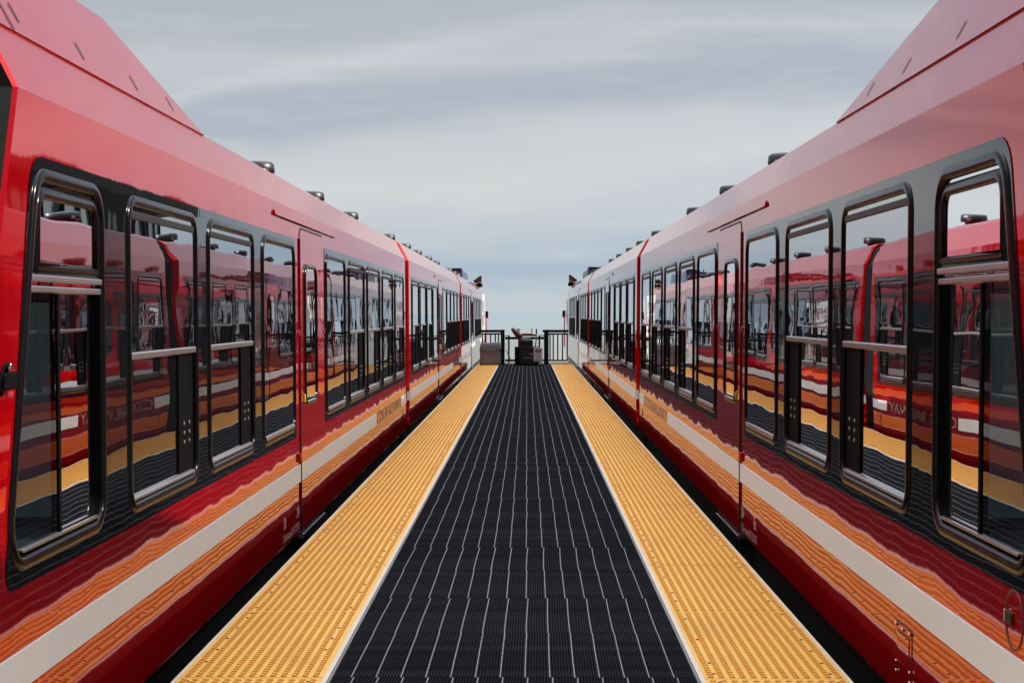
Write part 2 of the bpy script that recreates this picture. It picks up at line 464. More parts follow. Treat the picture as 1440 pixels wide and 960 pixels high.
def make_car(s, shift, dz, Y0, Y1, windows, door, bands, cab, label, group, stripe, vents, text=None, white_from=None):
    """all Y in measured metres (times K); s=+1 left-hand train (faces +x), -1 right-hand train"""
    y0, y1 = Y0*K, Y1*K
    X = XL if s > 0 else XR
    root = empty('railcar', ((X + s*.008)*SC, (y0 + shift)*SC, CAM_H + (dz - CAM_H)*SC), label, 'train car', group)
    root.rotation_euler = (0, -s*TILT, 0); root.scale = (SC, SC, SC)
    L = lambda Y: Y*K - y0
    LEN = y1 - y0
    def mbn():
        m_ = MB(s); m_.tuck = TUCK; return m_
    near_cab = cab == 'near'; far_cab = cab == 'far'
    # edge of the side sheet at each height
    def yn(z): return rake(z) + .02 if near_cab else .035
    def yf(z): return LEN - (rake(z) + .25) if far_cab else LEN - .035
    # ---- windows
    holes = []
    for Y, kind in windows:
        holes.append(add_window(root, s, L(Y), kind, cab == 'near'))
    cabhole = None
    if near_cab:
        # cab side window with a raked edge
        if near_cab:
            c = [(L(2.845), WZ0), (L(3.535), WZ0), (L(3.535), WZ1), (L(3.045), WZ1)]
        else:
            c = [(L(33.95), WZ0), (L(34.6), WZ0), (L(34.4), WZ1), (L(33.95), WZ1)]
        pn = rounded_poly(c, .14, 8)
        mb = mbn(); sweep(mb, pn, FRAME); mb.cur = 1; sweep(mb, pn, REVEAL); fr = mb.build('cab_window', M['frame'], root); fr.data.materials.append(M['panel'])
        inner = inset(pn, .0425)
        zr = 1.575
        up = clip(inner, 1, zr, True); low = clip(clip(inner, 1, zr, False), 1, .80, True)
        mb = mbn(); mb.poly([(-.004, y, z) for y, z in up]); mb.build('pane', M['cabcoated'] if near_cab else M['coated'], fr)
        ym = L(3.21) if near_cab else L(34.2)
        for part, uu in ((clip(low, 0, ym, False), -.008), (clip(low, 0, ym, True), -.018)):
            mb = mbn(); mb.poly([(uu, y, z) for y, z in part]); mb.build('pane', M['cabglass'] if near_cab else M['glass'], fr)
        ya = min(p[0] for p in clip(inner, 1, zr, True)); yb = max(p[0] for p in inner)
        mb = mbn(); mb.bbox((-.034, ya-.02, 1.585), (.010, yb, 1.605), .004); mb.bbox((-.034, ya-.02, 1.552), (.006, yb, 1.572), .004); mb.build('rail', M['alu'], fr)
        mb = mbn(); mb.bbox((-.030, ym-.014, .795), (-.003, ym+.014, 1.55), .003); mb.build('mullion', M['panel'], fr)
        # inner sash round the upper pane
        upn = rounded_poly([(p[0], p[1]) for p in ([(c[0][0]*.0 + ya+.06, 1.60), (c[1][0]-.05, 1.60), (c[2][0]-.05, WZ1-.05), (c[3][0]+.02, WZ1-.05)])], [.02, .02, .09, .09], 6)
        mb = mbn(); sweep(mb, upn, [(0, -.012), (.004, .004), (.030, .008), (.040, .004), (.044, -.012)]); mb.build('sash', M['frame'], fr)
        yl = min(p[0] for p in low); mb = mbn(); mb.bbox((-.010, yl+.1, .792), (.004, yb-.06, .802), .003); mb.build('sill', M['alu'], fr)
        cabhole = inset(pn, .02); holes.append(cabhole)
    # ---- side sheet
    zs = [ZB, ZW2, ZW, 1.1, 1.68, 2.0, Z_CREASE]
    outer = [(yn(z), z) for z in reversed(zs)] + [(yf(z), z) for z in zs]
    body = mbn()
    body.sheet(clip(outer, 1, ZW, True), holes, 0.0)
    lowp = clip(outer, 1, ZW, False)
    body.sheet(clip(lowp, 1, ZW2, True), [], 0.0); body.sheet(clip(lowp, 1, ZW2, False), [], 0.0)
    body.sheet([(y, z) for y, z in outer], [cabhole] if cabhole and near_cab else [], -W_CAR)
    sec = section()
    # rings: full section, then nose / end
    def ring(f, du=0.0):
        out = []
        for i, (u, z) in enumerate(sec):
            d = du if u > -W_CAR/2 else -du
            out.append((u - d, f(z), z))
        return out
    rn, rf = ring(yn), ring(yf)
    side = (2, len(sec)-3)   # segments replaced by sheets
    N = len(sec)
    def strips(a, b, skip=()):
        for i in range(N-1):
            if i in skip: continue
            body.add([a[i], a[i+1], b[i+1], b[i]], [(0, 1, 2, 3)])
    strips(rn, rf, skip=[i for i in range(N-1) if sec[i][0] == sec[i+1][0] and sec[i][0] in (0, -W_CAR)])
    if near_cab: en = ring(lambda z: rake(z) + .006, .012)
    else: en = ring(lambda z: 0.0, .03)
    if far_cab: ef = ring(lambda z: LEN - rake(z) + .3, .16)
    else: ef = ring(lambda z: LEN, .03)
    strips(rn, en); strips(rf, ef)
    screen = []
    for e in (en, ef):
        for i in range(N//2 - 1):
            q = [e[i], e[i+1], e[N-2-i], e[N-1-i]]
            body.cur = 1 if (near_cab and e is en) else 0  # black on the cab front stands in for red paint in shade
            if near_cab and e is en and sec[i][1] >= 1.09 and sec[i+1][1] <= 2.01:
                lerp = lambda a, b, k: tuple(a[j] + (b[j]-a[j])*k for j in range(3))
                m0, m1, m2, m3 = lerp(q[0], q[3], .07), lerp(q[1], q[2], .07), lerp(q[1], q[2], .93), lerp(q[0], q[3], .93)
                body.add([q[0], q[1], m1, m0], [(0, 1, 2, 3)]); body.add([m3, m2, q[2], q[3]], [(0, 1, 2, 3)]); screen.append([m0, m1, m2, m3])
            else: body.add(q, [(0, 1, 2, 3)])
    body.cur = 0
    # floor
    body.add([rn[0], rn[-1], rf[-1], rf[0]], [(0, 1, 2, 3)])
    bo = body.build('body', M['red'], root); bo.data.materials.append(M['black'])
    # ---- black glazing band
    for (b0, b1, raked) in bands:
        hs = [h for h in holes if b0*K - y0 - (.4 if raked == 'near' else .05) < min(p[0] for p in h) and max(p[0] for p in h) < b1*K - y0 + .05]
        if raked == 'near': c = [(L(b0) - .22, BAND0), (L(b1), BAND0), (L(b1), BAND1), (L(b0) + .08, BAND1)]; rr = [.06, .03, .03, .13]
        elif raked == 'far': c = [(L(b0), BAND0), (L(b1), BAND0), (L(b1) - .2, BAND1), (L(b0), BAND1)]; rr = [.03, .05, .05, .03]
        else: c = rect(L(b0), L(b1), BAND0, BAND1); rr = .03
        o_ = inset(rounded_poly(c, rr, 5), 0)
        mb = mbn(); mb.sheet(o_, hs, .003); mb.build('window_band', M['black'], root)
    # ---- white stripe
    for a, b in stripe:
        mb = mbn(); mb.slab(rect(L(a), L(b), .402, .515), -.004, .0052); mb.build('stripe', M['stripe'], root)
    if white_from:  # later livery: white lower panels and white end
        mb = mbn(); mb.slab(rect(L(white_from), yf(.4)-.01, ZW2, .69), -.004, .0055); mb.slab(rect(L(white_from), yf(.3)-.01, ZB, ZW2), -.004, .0055); mb.build('white_panel', M['white'], root)
        mb = mbn(); ya = L(33.45)
        mb.slab([(ya, .70), (yf(.7)-.01, .70), (yf(1.3)-.01, 1.3), (yf(1.7)-.01, 1.7), (yf(2.13)-.01, 2.13), (ya, 2.13)], -.004, .0035)
        mb.build('white_panel', M['white'], root)
        for word, z_ in (('PIKES', 1.52), ('PEAK', 1.06)):
            text_on_side(root, s, L(33.6), L(35.0), z_, .36, word, M['letter_red'], .008)
    # ---- door
    if door:
        da, db = L(door[0]), L(door[1])
        zt = 2.03
        pn = rounded_poly(rect(da, db, ZB+.004, zt), [.005, .005, .07, .07], 5)
        w0, w1 = da + .19, da + .83
        wpn = rounded_poly(rect(w0, w1, .875, 1.815), .10, 6)
        mb = mbn()
        def dens(loop):
            out = []
            for (a0, b0), (a1, b1) in zip(loop, loop[1:] + loop[:1]):
                out.append((a0, b0))
                for zz in ((ZW, ZW2) if b0 > b1 else (ZW2, ZW)):
                    if (b0 - zz) * (b1 - zz) < 0: q = (zz - b0)/(b1 - b0); out.append((a0 + q*(a1-a0), zz))
            return out
        lo_, li_ = dens(inset(pn, -.014)), dens(inset(pn, .010)); n = len(lo_)
        mb.add([(.0015, y, z) for y, z in lo_] + [(.0015, y, z) for y, z in li_], [(i, (i+1) % n, n+(i+1) % n, n+i) for i in range(n)])
        mb.bbox((0, da-.022, ZW), (.010, da-.004, zt-.06), .003)
        mb.slab(rect(da-.022, da-.004, ZW2, ZW), 0, .010); mb.slab(rect(da-.022, da-.004, ZB, ZW2), 0, .010)
        mb.build('door_seal', M['seam'], root)
        mb = mbn(); dl = inset(pn, .0)
        mb.sheet(clip(dl, 1, ZW, True), [inset(wpn, .015)], .004); dl2 = clip(dl, 1, ZW, False); mb.sheet(clip(dl2, 1, ZW2, True), [], .004); mb.sheet(clip(dl2, 1, ZW2, False), [], .004)
        dr = mb.build('door', M['red'], root)
        mb = mbn(); sweep(mb, wpn, [(-.001, .003), (.003, .014), (.018, .018), (.030, .013), (.034, -.006)]); mb.build('door_window_frame', M['frame'], dr)
        mb = mbn(); mb.poly([(.007, y, z) for y, z in inset(wpn, .03)]); mb.build('pane', M['glass'], dr)
        mb = mbn(); mb.bbox((.004, w0+.10, .885), (.016, w1-.10, .907), .004); mb.build('sill', M['alu'], dr)
        mb = mbn(); mb.tube([(.004, da+.09, .905), (.018, da+.09, .91), (.018, da+.09, .955), (.004, da+.09, .96)], .008, 8); mb.build('handle', M['yellow_handle'], dr)
        mb = mbn(); mb.bbox((-.03, da+.03, .030), (.018, db-.02, .058), .004); mb.build('step', M['chrome'], root)
        mb = mbn(); mb.bbox((-.01, L(door[0]-.66), 2.060), (.016, L(door[1]+.44), 2.070), .003); mb.box((-.004, L(door[0]-.66), 2.070), (.004, L(door[1]+.44), 2.095)); mb.box((.0, L(door[0]-.66)-.012, 2.060), (.012, L(door[0]-.66), 2.085)); mb.build('drip_rail', M['red'], root)
        mb = mbn(); mb.bbox((-.002, da-.12, .535), (.016, da-.07, .59), .005); mb.build('door_release', M['redplastic'], root)
        for yy in (da-.06, db+.05):
            mb = mbn(); mb.tube([(0, yy, 1.36), (.008, yy, 1.36)], .02, 10); mb.build('door_button', M['redplastic'], root)
        ta, tb = da - .80, da - .09
        text_on_side(root, s, ta+.02, ta+.12, .185, .07, 'Bt', M['letter_white'], .0035)
        text_on_side(root, s, tb-.13, tb-.0, .185, .07, '204', M['letter_white'], .0035)
        text_on_side(root, s, ta, tb, .105, .048, '15.6 tons/US 32/70', M['letter_white'], .0035)
    if text:
        ta, tb = L(text[0]), L(text[1]); cut = .285*(tb - ta); gap_ = .05*(tb - ta)
        if s > 0: w1, w2 = (ta, ta+cut), (ta+cut+gap_, tb)
        else: w1, w2 = (tb-cut, tb), (ta, tb-cut-gap_)
        text_on_side(root, s, *w1, .402, .113, 'COG', M['letter'], .003); text_on_side(root, s, *w2, .402, .113, 'RAILWAY', M['letter'], .0035)
    # ---- gangway bellows to the next car
    if not far_cab:
        mb = mbn(); gap = .35*K
        sec2 = [(u - .035 if u > -W_CAR/2 else u + .035, z - (.035 if z > 2 else 0)) for u, z in sec]
        nrib = 7
        rr = [[(u + (-.02 if (k % 2) else 0) * (1 if u > -W_CAR/2 else -1), LEN - .01 + (gap+.02)*k/(2*nrib), z) for u, z in sec2] for k in range(2*nrib+1)]
        for a, b in zip(rr[:-1], rr[1:]):
            for i in range(N-1): mb.add([a[i], a[i+1], b[i+1], b[i]], [(0, 1, 2, 3)])
        mb.build('gangway_bellows', M['bellows'], root)
        mb = mbn(); mb.slab(rect(LEN-.034, LEN-.003, .402, .515), -.03, -.012); mb.build('stripe', M['stripe'], root)
    if not near_cab:
        mb = mbn(); mb.add([(.002, .035, .402), (.002, .035, .515), (-.028, .0, .515), (-.028, .0, .402)], [(0, 1, 2, 3)]); mb.build('stripe', M['stripe'], root)
    # ---- roof vents
    for Y in vents:
        mb = mbn(); c = (-.42, L(Y), 2.395)
        mb.lathe(c, [(.105, -.02), (.105, .055), (.148, .06), (.152, .085), (.146, .125), (.128, .138), (.05, .145), (.01, .146)], 24)
        vt = mb.build('roof_vent', M['vent'], root)
        mb = mbn(); mb.bbox((c[0]+.10, c[1]-.165, c[2]+.055), (c[0]+.13, c[1]-.14, c[2]+.085), .005); mb.bbox((c[0]+.02, c[1]+.14, c[2]+.06), (c[0]+.06, c[1]+.17, c[2]+.09), .005); mb.build('latch', M['steel'], vt)
    # ---- hatches and handles
    def hatch(Y, z0, z1, w):
        y_ = L(Y)
        mb = mbn(); mb.slab(rect(y_-.005, y_+w+.005, z0-.005, z1+.005), -.002, .0012)
        mb.cur = 1; mb.slab(rect(y_, y_+w, z0, z1), .0005, .0028)
        mb.cur = 0; mb.slab(rect(y_+.026, y_+w-.026, z0+.048, z1-.026), .0025, .0036)
        mb.cur = 1; mb.slab(rect(y_+.031, y_+w-.031, z0+.053, z1-.031), .003, .0056); h_ = mb.build('hatch', M['seam'], root); h_.data.materials.append(M['red'])
        for yy, zz in [(a, b) for a in (y_+.012, y_+w-.012) for b in (z0+.01, z1-.01, z0+.045)] + [(y_+w/2, z1-.012)]:
            if Y < 6: mb = mbn(); mb.tube([(.003, yy, zz), (.010, yy, zz)], .007, 8); mb.build('screw', M['chrome'], h_)
    if near_cab:
        if s < 0: hatch(3.72, .155, .345, .24)
        hatch(12.02, .15, .33, .22)
        if s < 0:
            # round lock plate
            mb = mbn(); cy, cz, r_ = L(2.975), .613, .084
            ring_ = [(math.cos(2*math.pi*k/28), math.sin(2*math.pi*k/28)) for k in range(28)]
            pts = np.array([(cy + r_*a*1.0, cz + r_*b) for a, b in ring_]); nr = np.array(ring_)
            sweep(mb, (pts, nr), [(-.003, 0), (-.001, .003), (.003, .003), (.005, 0)])
            lk = mb.build('lock_ring', M['blower_red'], root)
            mb = mbn(); mb.bbox((0, cy+.005, cz-.016), (.009, cy+.06, cz+.018), .003); mb.build('lock', M['seam'], lk)
            mb = mbn(); mb.bbox((0, cy+.062, cz-.014), (.012, cy+.070, cz+.02), .003); mb.build('lock_bolt', M['chrome'], lk)
            mb = mbn(); mb.lathe((.006, L(2.905), 1.715), [(.010, 0), (.014, .006), (.014, .02), (.008, .026)], 12); mb.build('marker_knob', M['redplastic'], root)
        else:
            # mirror bracket
            mb = mbn(); ay = L(2.845); mb.bbox((.0, ay-.06, 1.275), (.030, ay+.07, 1.325), .008)
            mb.tube([(.02, ay-.02, 1.325), (.03, ay-.03, 1.35), (.035, ay-.08, 1.345), (.03, ay-.12, 1.30), (.02, ay-.06, 1.265)], .006, 8)
            br = mb.build('mirror_bracket', M['panel'], root)
            mb = mbn(); mb.tube([(.025, ay-.02, 1.34), (.038, ay-.02, 1.34)], .010, 10); mb.build('bracket_bolt', M['chrome'], br)
        # raised cab roof fairing
        def hp(t, Y, off=.007): return (-.118 - .202*t + off*.87, L(Y), Z_ROOF + .369*t + off*.5)
        fl = [hp(0, 2.99), hp(0, 5.03), hp(.55, 4.64), hp(1, 4.32), hp(1, 2.99)]
        fr_ = [(-W_CAR - p[0], p[1], p[2]) for p in fl]
        mb = mbn()
        mb.add(fl, [(0, 1, 2, 3, 4)]); mb.add(fr_, [(0, 1, 2, 3, 4)])
        mb.add([fl[4], fl[3], fr_[3], fr_[4]], [(0, 1, 2, 3)]); mb.add([fl[3], fl[2], fr_[2], fr_[3]], [(0, 1, 2, 3)]); mb.add([fl[2], fl[1], fr_[1], fr_[2]], [(0, 1, 2, 3)])
        mb.add([fl[0], fl[4], fr_[4], fr_[0]], [(0, 1, 2, 3)])
        lo = [(p[0]-.02, p[1], p[2]-.010) for p in (fl[0], fl[1])]
        mb.add([fl[0], fl[1], lo[1], lo[0]], [(0, 1, 2, 3)])
        hood = mb.build('roof_fairing', M['red'], root)
        mb = mbn()
        for Y in (3.24, 3.72, 4.23, 4.66):
            a_, b_ = hp(.13, Y), hp(.30, Y)
            a2, b2 = hp(.13, Y, .0095), hp(.30, Y, .0095)
            mb.add([a2, (a2[0], a2[1]+.022, a2[2]), (b2[0], b2[1]+.022, b2[2]), b2], [(0, 1, 2, 3)])
        mb.build('fairing_slots', M['seam'], hood)
        mb = mbn(); a2, b2 = hp(0, 3.16, .0095), hp(1, 3.16, .0095)
        mb.add([a2, (a2[0], a2[1]+.02, a2[2]), (b2[0], b2[1]+.02, b2[2]), b2], [(0, 1, 2, 3)]); mb.build('fairing_seam', M['seam'], hood)
        # windscreen and lamps of the cab front
        mb = mbn()
        for q in screen: mb.poly(q)
        mb.build('windscreen', M['cabglass'], root)
        for uu in (-.35, -W_CAR+.35):
            mb = mbn(); mb.tube([(uu, rake(.75) + .04, .75), (uu, rake(.75) - .03, .75)], .09, 16); mb.build('headlight', M['alu'], root)
        # cab interior
        mb = mbn(); mb.box((-.10, L(3.72), .72), (-W_CAR+.1, L(3.72)+.03, 2.1)); mb.build('cab_partition', M['dark_int'], root)
        mb = mbn(); mb.box((-.12, L(3.72)-.012, .75), (-.22, L(3.72)-.003, 1.53)); mb.box((-.235, L(3.72)-.012, .75), (-.62, L(3.72)-.003, 1.53)); pt = mb.build('partition_door', M['teal'], root)
        mb = mbn(); mb.bbox((-.125, L(3.72)-.03, 1.28), (-.21, L(3.72)-.012, 1.295), .004); mb.tube([(-.15, L(3.72)-.02, 1.24), (-.15, L(3.72)-.012, 1.24)], .014, 12); mb.build('handle', M['alu'], pt)
        mb = mbn(); mb.box((-.08, .3, .70), (-W_CAR+.08, L(3.72), .72)); mb.build('cab_floor', M['dark_int'], root)
        mb = mbn(); mb.bbox((-.7, L(3.30), .72), (-1.15, L(3.45), 1.55), .05); mb.bbox((-.7, L(3.1), 1.0), (-1.15, L(3.32), 1.1), .04); mb.bbox((-.85, L(3.15), .72), (-1.0, L(3.25), 1.0), .02); mb.build('driver_seat', M['seat'], root)
        mb = mbn(); mb.tube([(-.25, L(3.3), 1.5), (-.22, L(3.28), 1.35), (-.26, L(3.25), 1.15), (-.24, L(3.2), .95), (-.3, L(3.15), .75)], .008, 6); mb.build('cable', M['yellow_plain'], root)
    if far_cab:
        # roof housing and lamp at the far end
        mb = mbn()
        a, b = L(29.6), L(32.2)
        pr = [(a, 2.40), (b + .9, 2.40), (b, 2.72), (a, 2.72)]
        mb.slab(pr, -.40, -W_CAR+.40); ho = mb.build('roof_housing', M['blue'], root)
        mb = mbn(); mb.bbox((-.42, a+.2, 2.72), (-.9, a+1.2, 2.80), .02); mb.bbox((-.5, a+2.0, 2.72), (-.8, a+2.8, 2.79), .02); mb.build('roof_duct', M['vent'], ho)
        mb = mbn(); cy = L(34.3)
        mb.tube([(-.10, cy, 2.44), (-.14, cy+.05, 2.50)], .07, 10)
        mb.add([(-.05, cy, 2.50), (-.05, cy+.5, 2.50), (-.30, cy+.5, 2.50), (-.30, cy, 2.50), (-.04, cy+.05, 2.74), (-.10, cy+.10, 2.74), (-.32, cy+.3, 2.58), (-.32, cy, 2.58)], [(0, 1, 2, 3), (4, 5, 6, 7), (0, 1, 5, 4), (1, 2, 6, 5), (2, 3, 7, 6), (3, 0, 4, 7)]); lp = mb.build('roof_beacon', M['amber'], root)
        mb = mbn(); mb.bbox((-.02, cy-.10, 2.36), (-.28, cy+.25, 2.47), .02); mb.build('beacon_base', M['panel'], lp)
        for Y, zz in ((28.2, .10), (28.9, .16)):
            mb = mbn(); mb.bbox((-.42, L(Y), 2.40), (-.75, L(Y)+.5, 2.44+zz), .02); mb.build('roof_box', M['vent'], root)
        mb = mbn(); mb.tube([(.045, L(35.2), .3), (.06, L(35.2), .35), (.06, L(35.2), 1.3), (.045, L(35.2), 1.35)], .02, 8); mb.build('grab_rail', M['redplastic'], root)
        mb = mbn(); mb.bbox((.0, L(36.1), 1.30), (.10, L(36.1)+.12, 1.55), .02); mb.build('wing_mirror', M['panel'], root)
    # ---- running gear
    mb = mbn(); mb.bbox((-.09, .05 + (.3 if near_cab else 0), -.50), (-W_CAR+.09, LEN - .05 - (.4 if far_cab else 0), .058), .02); mb.build('underframe', M['seam'], root)
    for fy in (.2, .8):
        mb = mbn(); cy = LEN*fy
        mb.bbox((-.35, cy-1.3, -.66), (-W_CAR+.35, cy+1.3, -.501), .03)
        for q in (-.85, .85):
            for uu in (-.62, -W_CAR+.62):
                mb.tube([(uu-.06, cy+q, -.56), (uu+.06, cy+q, -.56)], .31, 20)
        mb.build('bogie', M['seam'], root)
    return root

def windows_run(a, n, fixed=(), step=.97):
    return [(a + step*i, 'fixed' if i in fixed else 'sliding') for i in range(n)]

for s, shift, dz, side, other in ((1, 0.0, -.03, 'left', 'right'), (-1, -.155*K, 0.0, 'right', 'left')):
    grp = 'red cars of the two trains beside the platform'; mark = 'grey wrapped box' if s > 0 else 'white safety sign'
    w1 = [(3.745, 'sliding'), (4.69, 'sliding'), (5.655, 'fixed'), (7.445, 'fixed'), (8.41, 'sliding'), (9.375, 'sliding'), (10.36, 'sliding'), (11.34, 'sliding')]
    make_car(s, shift, dz, 2.62, 12.37, w1, (6.60, 7.345), [(2.98, 6.475, 'near'), (7.41, 12.24, None)], 'near',
             f'nearest red train car, with raised roof fairing, on the {mark} side', grp,
             [(2.78, 9.90), (11.86, 12.34)], [7.07, 8.81, 10.59], text=(9.97, 11.80))
    w2 = windows_run(13.05, 4, (3,)) + windows_run(17.82, 5, (0,), .93)
    make_car(s, shift, dz, 12.72, 22.45, w2, (16.95, 17.7), [(12.98, 16.9, None), (17.76, 22.37, None)], None,
             f'middle red train car, between two gangway joints, on the {mark} side', grp,
             [(12.76, 20.2), (22.1, 22.42)], [13.55, 15.4, 17.0, 18.8, 20.5], text=(20.3, 22.0))
    w3 = windows_run(22.95, 4, (3,), .95) + windows_run(28.0, 5, (0,), .95)
    make_car(s, shift, dz, 22.8, 36.0, w3, (26.95, 27.7), [(22.9, 26.8, None), (27.9, 33.4, None)], 'far',
             f'farthest white-ended train car, with amber roof beacon, on the {mark} side', grp,
             [(22.84, 26.8)], [24.0, 25.6, 27.0], white_from=26.84)

# ------------------------------------------------------------------ platform
PX0, PX1 = -1.408, 1.291
MX0, MX1 = -.790, .686
PY0, PY1 = -4.0, 48.75
pf = empty('station_platform', (0, 22, -1.05), 'long narrow platform of black matting edged with yellow raised-dome tiles', 'platform')
PO = np.array((0, 22, -1.05))
def pbuild(mb, n, mat, fix=True):
    mb.v = [(a - PO[0], b - PO[1], c - PO[2]) for a, b, c in mb.v]
    return mb.build(n, mat, pf, fix)
mb = MB(); mb.box((PX0+.006, PY0, -.22), (PX1-.006, PY1+2.2, -.012)); pbuild(mb, 'deck', M['deck'])
for yy in np.arange(PY0+1, PY1, 6.0):
    for xx in (-1.0, .9):
        mb = MB(); mb.box((xx-.1, yy-.1, -1.05), (xx+.1, yy+.1, -.221)); pbuild(mb, 'support_post', M['deck'])
mb = MB(); mb.box((MX0+.016, PY0, -.011), (MX1-.016, PY1+.02, .004)); pbuild(mb, 'matting', M['mat'])

TL = 1.527
TILE_Y = 2400*CAM_H/517 - 6*TL
def tactile(x0, x1):
    sp = .0426; nr = 13
    w = x1 - x0; xs = [x0 + w/2 + (i-(nr-1)/2)*sp for i in range(nr)]
    y = TILE_Y
    while y < PY1 - .1:
        V = []; F = []; MI = []
        ya, yb = y + .003, min(y + TL - .003, PY1)
        z0 = .006 + random.uniform(-.0012, .0012)
        xa_, xb_ = x0 + random.uniform(-.001, .001), x1 + random.uniform(-.001, .001)
        V.extend([(xa_,ya,-.011),(xb_,ya,-.011),(xb_,yb,-.011),(xa_,yb,-.011),(xa_,ya,z0),(xb_,ya,z0),(xb_,yb,z0),(xa_,yb,z0)])
        F.extend([(4,5,6,7),(0,1,5,4),(1,2,6,5),(2,3,7,6),(3,0,4,7)]); MI += [0]*5
        nd_ = int((yb - ya - .02) / sp)
        n = 6 if y > 22 else 8
        cs = [(math.cos(2*math.pi*(q+.5)/n), math.sin(2*math.pi*(q+.5)/n)) for q in range(n)]
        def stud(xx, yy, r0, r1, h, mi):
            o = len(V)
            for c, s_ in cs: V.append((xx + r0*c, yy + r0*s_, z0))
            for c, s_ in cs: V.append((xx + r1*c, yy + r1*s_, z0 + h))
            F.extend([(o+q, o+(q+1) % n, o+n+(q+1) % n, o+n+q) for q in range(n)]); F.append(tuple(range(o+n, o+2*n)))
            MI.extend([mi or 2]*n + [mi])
        for j in range(nd_ + 1):
            yy = ya + .022 + j*sp
            if yy > yb - .012: break
            if yy < 3.2: continue
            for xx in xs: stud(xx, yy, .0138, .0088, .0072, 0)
        if y < 24:
            for xx in (xs[0] + sp/2, xs[-1] - sp/2):
                for q in (1.5, 6.5, 12.5, 18.5, 24.5, 30.5, 33.5):
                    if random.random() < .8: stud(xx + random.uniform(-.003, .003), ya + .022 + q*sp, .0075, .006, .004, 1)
        me = bpy.data.meshes.new('tactile_tile'); me.from_pydata([(a - PO[0], b - PO[1], c - PO[2]) for a, b, c in V], [], F)
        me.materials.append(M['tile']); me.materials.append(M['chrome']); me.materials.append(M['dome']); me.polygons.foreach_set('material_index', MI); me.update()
        place('tactile_tile', me, pf)
        y += TL
tactile(PX0+.018, MX0-.022); tactile(MX1+.022, PX1-.018)
for x0, x1 in ((MX0-.020, MX0), (MX1, MX1+.020)):
    mb = MB(); mb.box((x0, PY0, -.011), (x1, PY1, .010)); pbuild(mb, 'edge_strip', M['edge'])
    mb = MB(); xa = x1 if x0 < 0 else x0 - .014
    mb.box((xa+.002, PY0, -.011), (xa+.012, PY1, .007)); pbuild(mb, 'edge_trim', M['steel'])
for x0, x1 in ((PX0, PX0+.017), (PX1-.017, PX1)):
    mb = MB(); mb.bbox((x0, PY0, -.06), (x1, PY1, .006), .006); pbuild(mb, 'edge_strip', M['edge'])

# ------------------------------------------------------------------ end of the platform
FY = 48.6
pxm = FY / 2400.0
def fx(px): return (px - 741) * pxm
def fz(py): return CAM_H - (py - 440) * pxm
def rail_panel(label, px0, px1, post, balus, name='railing'):
    r = empty(name, (fx((px0+px1)/2), FY, 0), label, 'railing')
    ox = fx((px0+px1)/2)
    def b(n, x0, x1, z0, z1, d=.04, r_=.006):
        mb = MB(); mb.bbox((x0-ox, -d/2, z0), (x1-ox, d/2, z1), r_); return mb.build(n, M['rail_paint'], r)
    b('top_rail', fx(px0)-.1, fx(px1)+.02, fz(467.3), fz(463.6), .10, .012)
    b('upper_rail', fx(px0), fx(px1), fz(470.5), fz(468.3))
    b('bottom_rail', fx(px0), fx(px1), fz(507.8), fz(505.6))
    b('post', fx(post[0]), fx(post[1]), 0.0, fz(463.4), .12, .008)
    for q in balus: b('baluster', fx(q)-.019, fx(q)+.019, fz(506), fz(469), .03)
    e = balus[0] - 4
    return r
rail_panel('black railing directly behind the grey wrapped box', 677, 706, (704.2, 709.6), (678.5, 682, 690, 696.5, 701))
rail_panel('black railing past the white safety sign, with no box in front', 768, 798.5, (765, 771.5), (773.5, 778, 784.3, 791, 797.6))
# posts at rail ends
g = empty('gate', (fx(738), FY+.10, 0), 'black mesh gate closing the platform end between two thick posts', 'gate')
ox = fx(738)
def gb(n, x0, x1, z0, z1, d=.035):
    mb = MB(); mb.bbox((x0-ox, -d/2, z0), (x1-ox, d/2, z1), .005); return mb.build(n, M['rail_paint'], g)
gb('top_rail', fx(710), fx(765), fz(476.9), fz(473.6)); gb('bottom_rail', fx(710), fx(765), fz(508.3), fz(505.2))
for a, b_ in ((714.3, 716.7), (757.3, 759.7)): gb('upright', fx(a), fx(b_), .03, fz(471.5))
gb('hinge_arm', fx(709), fx(716.5), fz(472.4), fz(471.2)); gb('hinge_arm', fx(757.5), fx(766), fz(472.4), fz(471.2))
mb = MB()
for xx in np.arange(fx(710), fx(765), .065): mb.box((xx-ox-.0025, .018, fz(506)), (xx-ox+.0025, .023, fz(476)))
for zz in np.arange(fz(506), fz(476), .065): mb.box((fx(710)-ox, .023, zz-.0025), (fx(765)-ox, .028, zz+.0025))
mb.build('mesh_infill', M['steel'], g)
mb = MB(); mb.tube([(fx(711.5)-ox, -.03, fz(492)), (fx(714)-ox, -.05, fz(497)), (fx(717)-ox, -.05, fz(503)), (fx(720)-ox, -.04, fz(509))], .010, 6); mb.build('chain', M['rail_paint'], g)

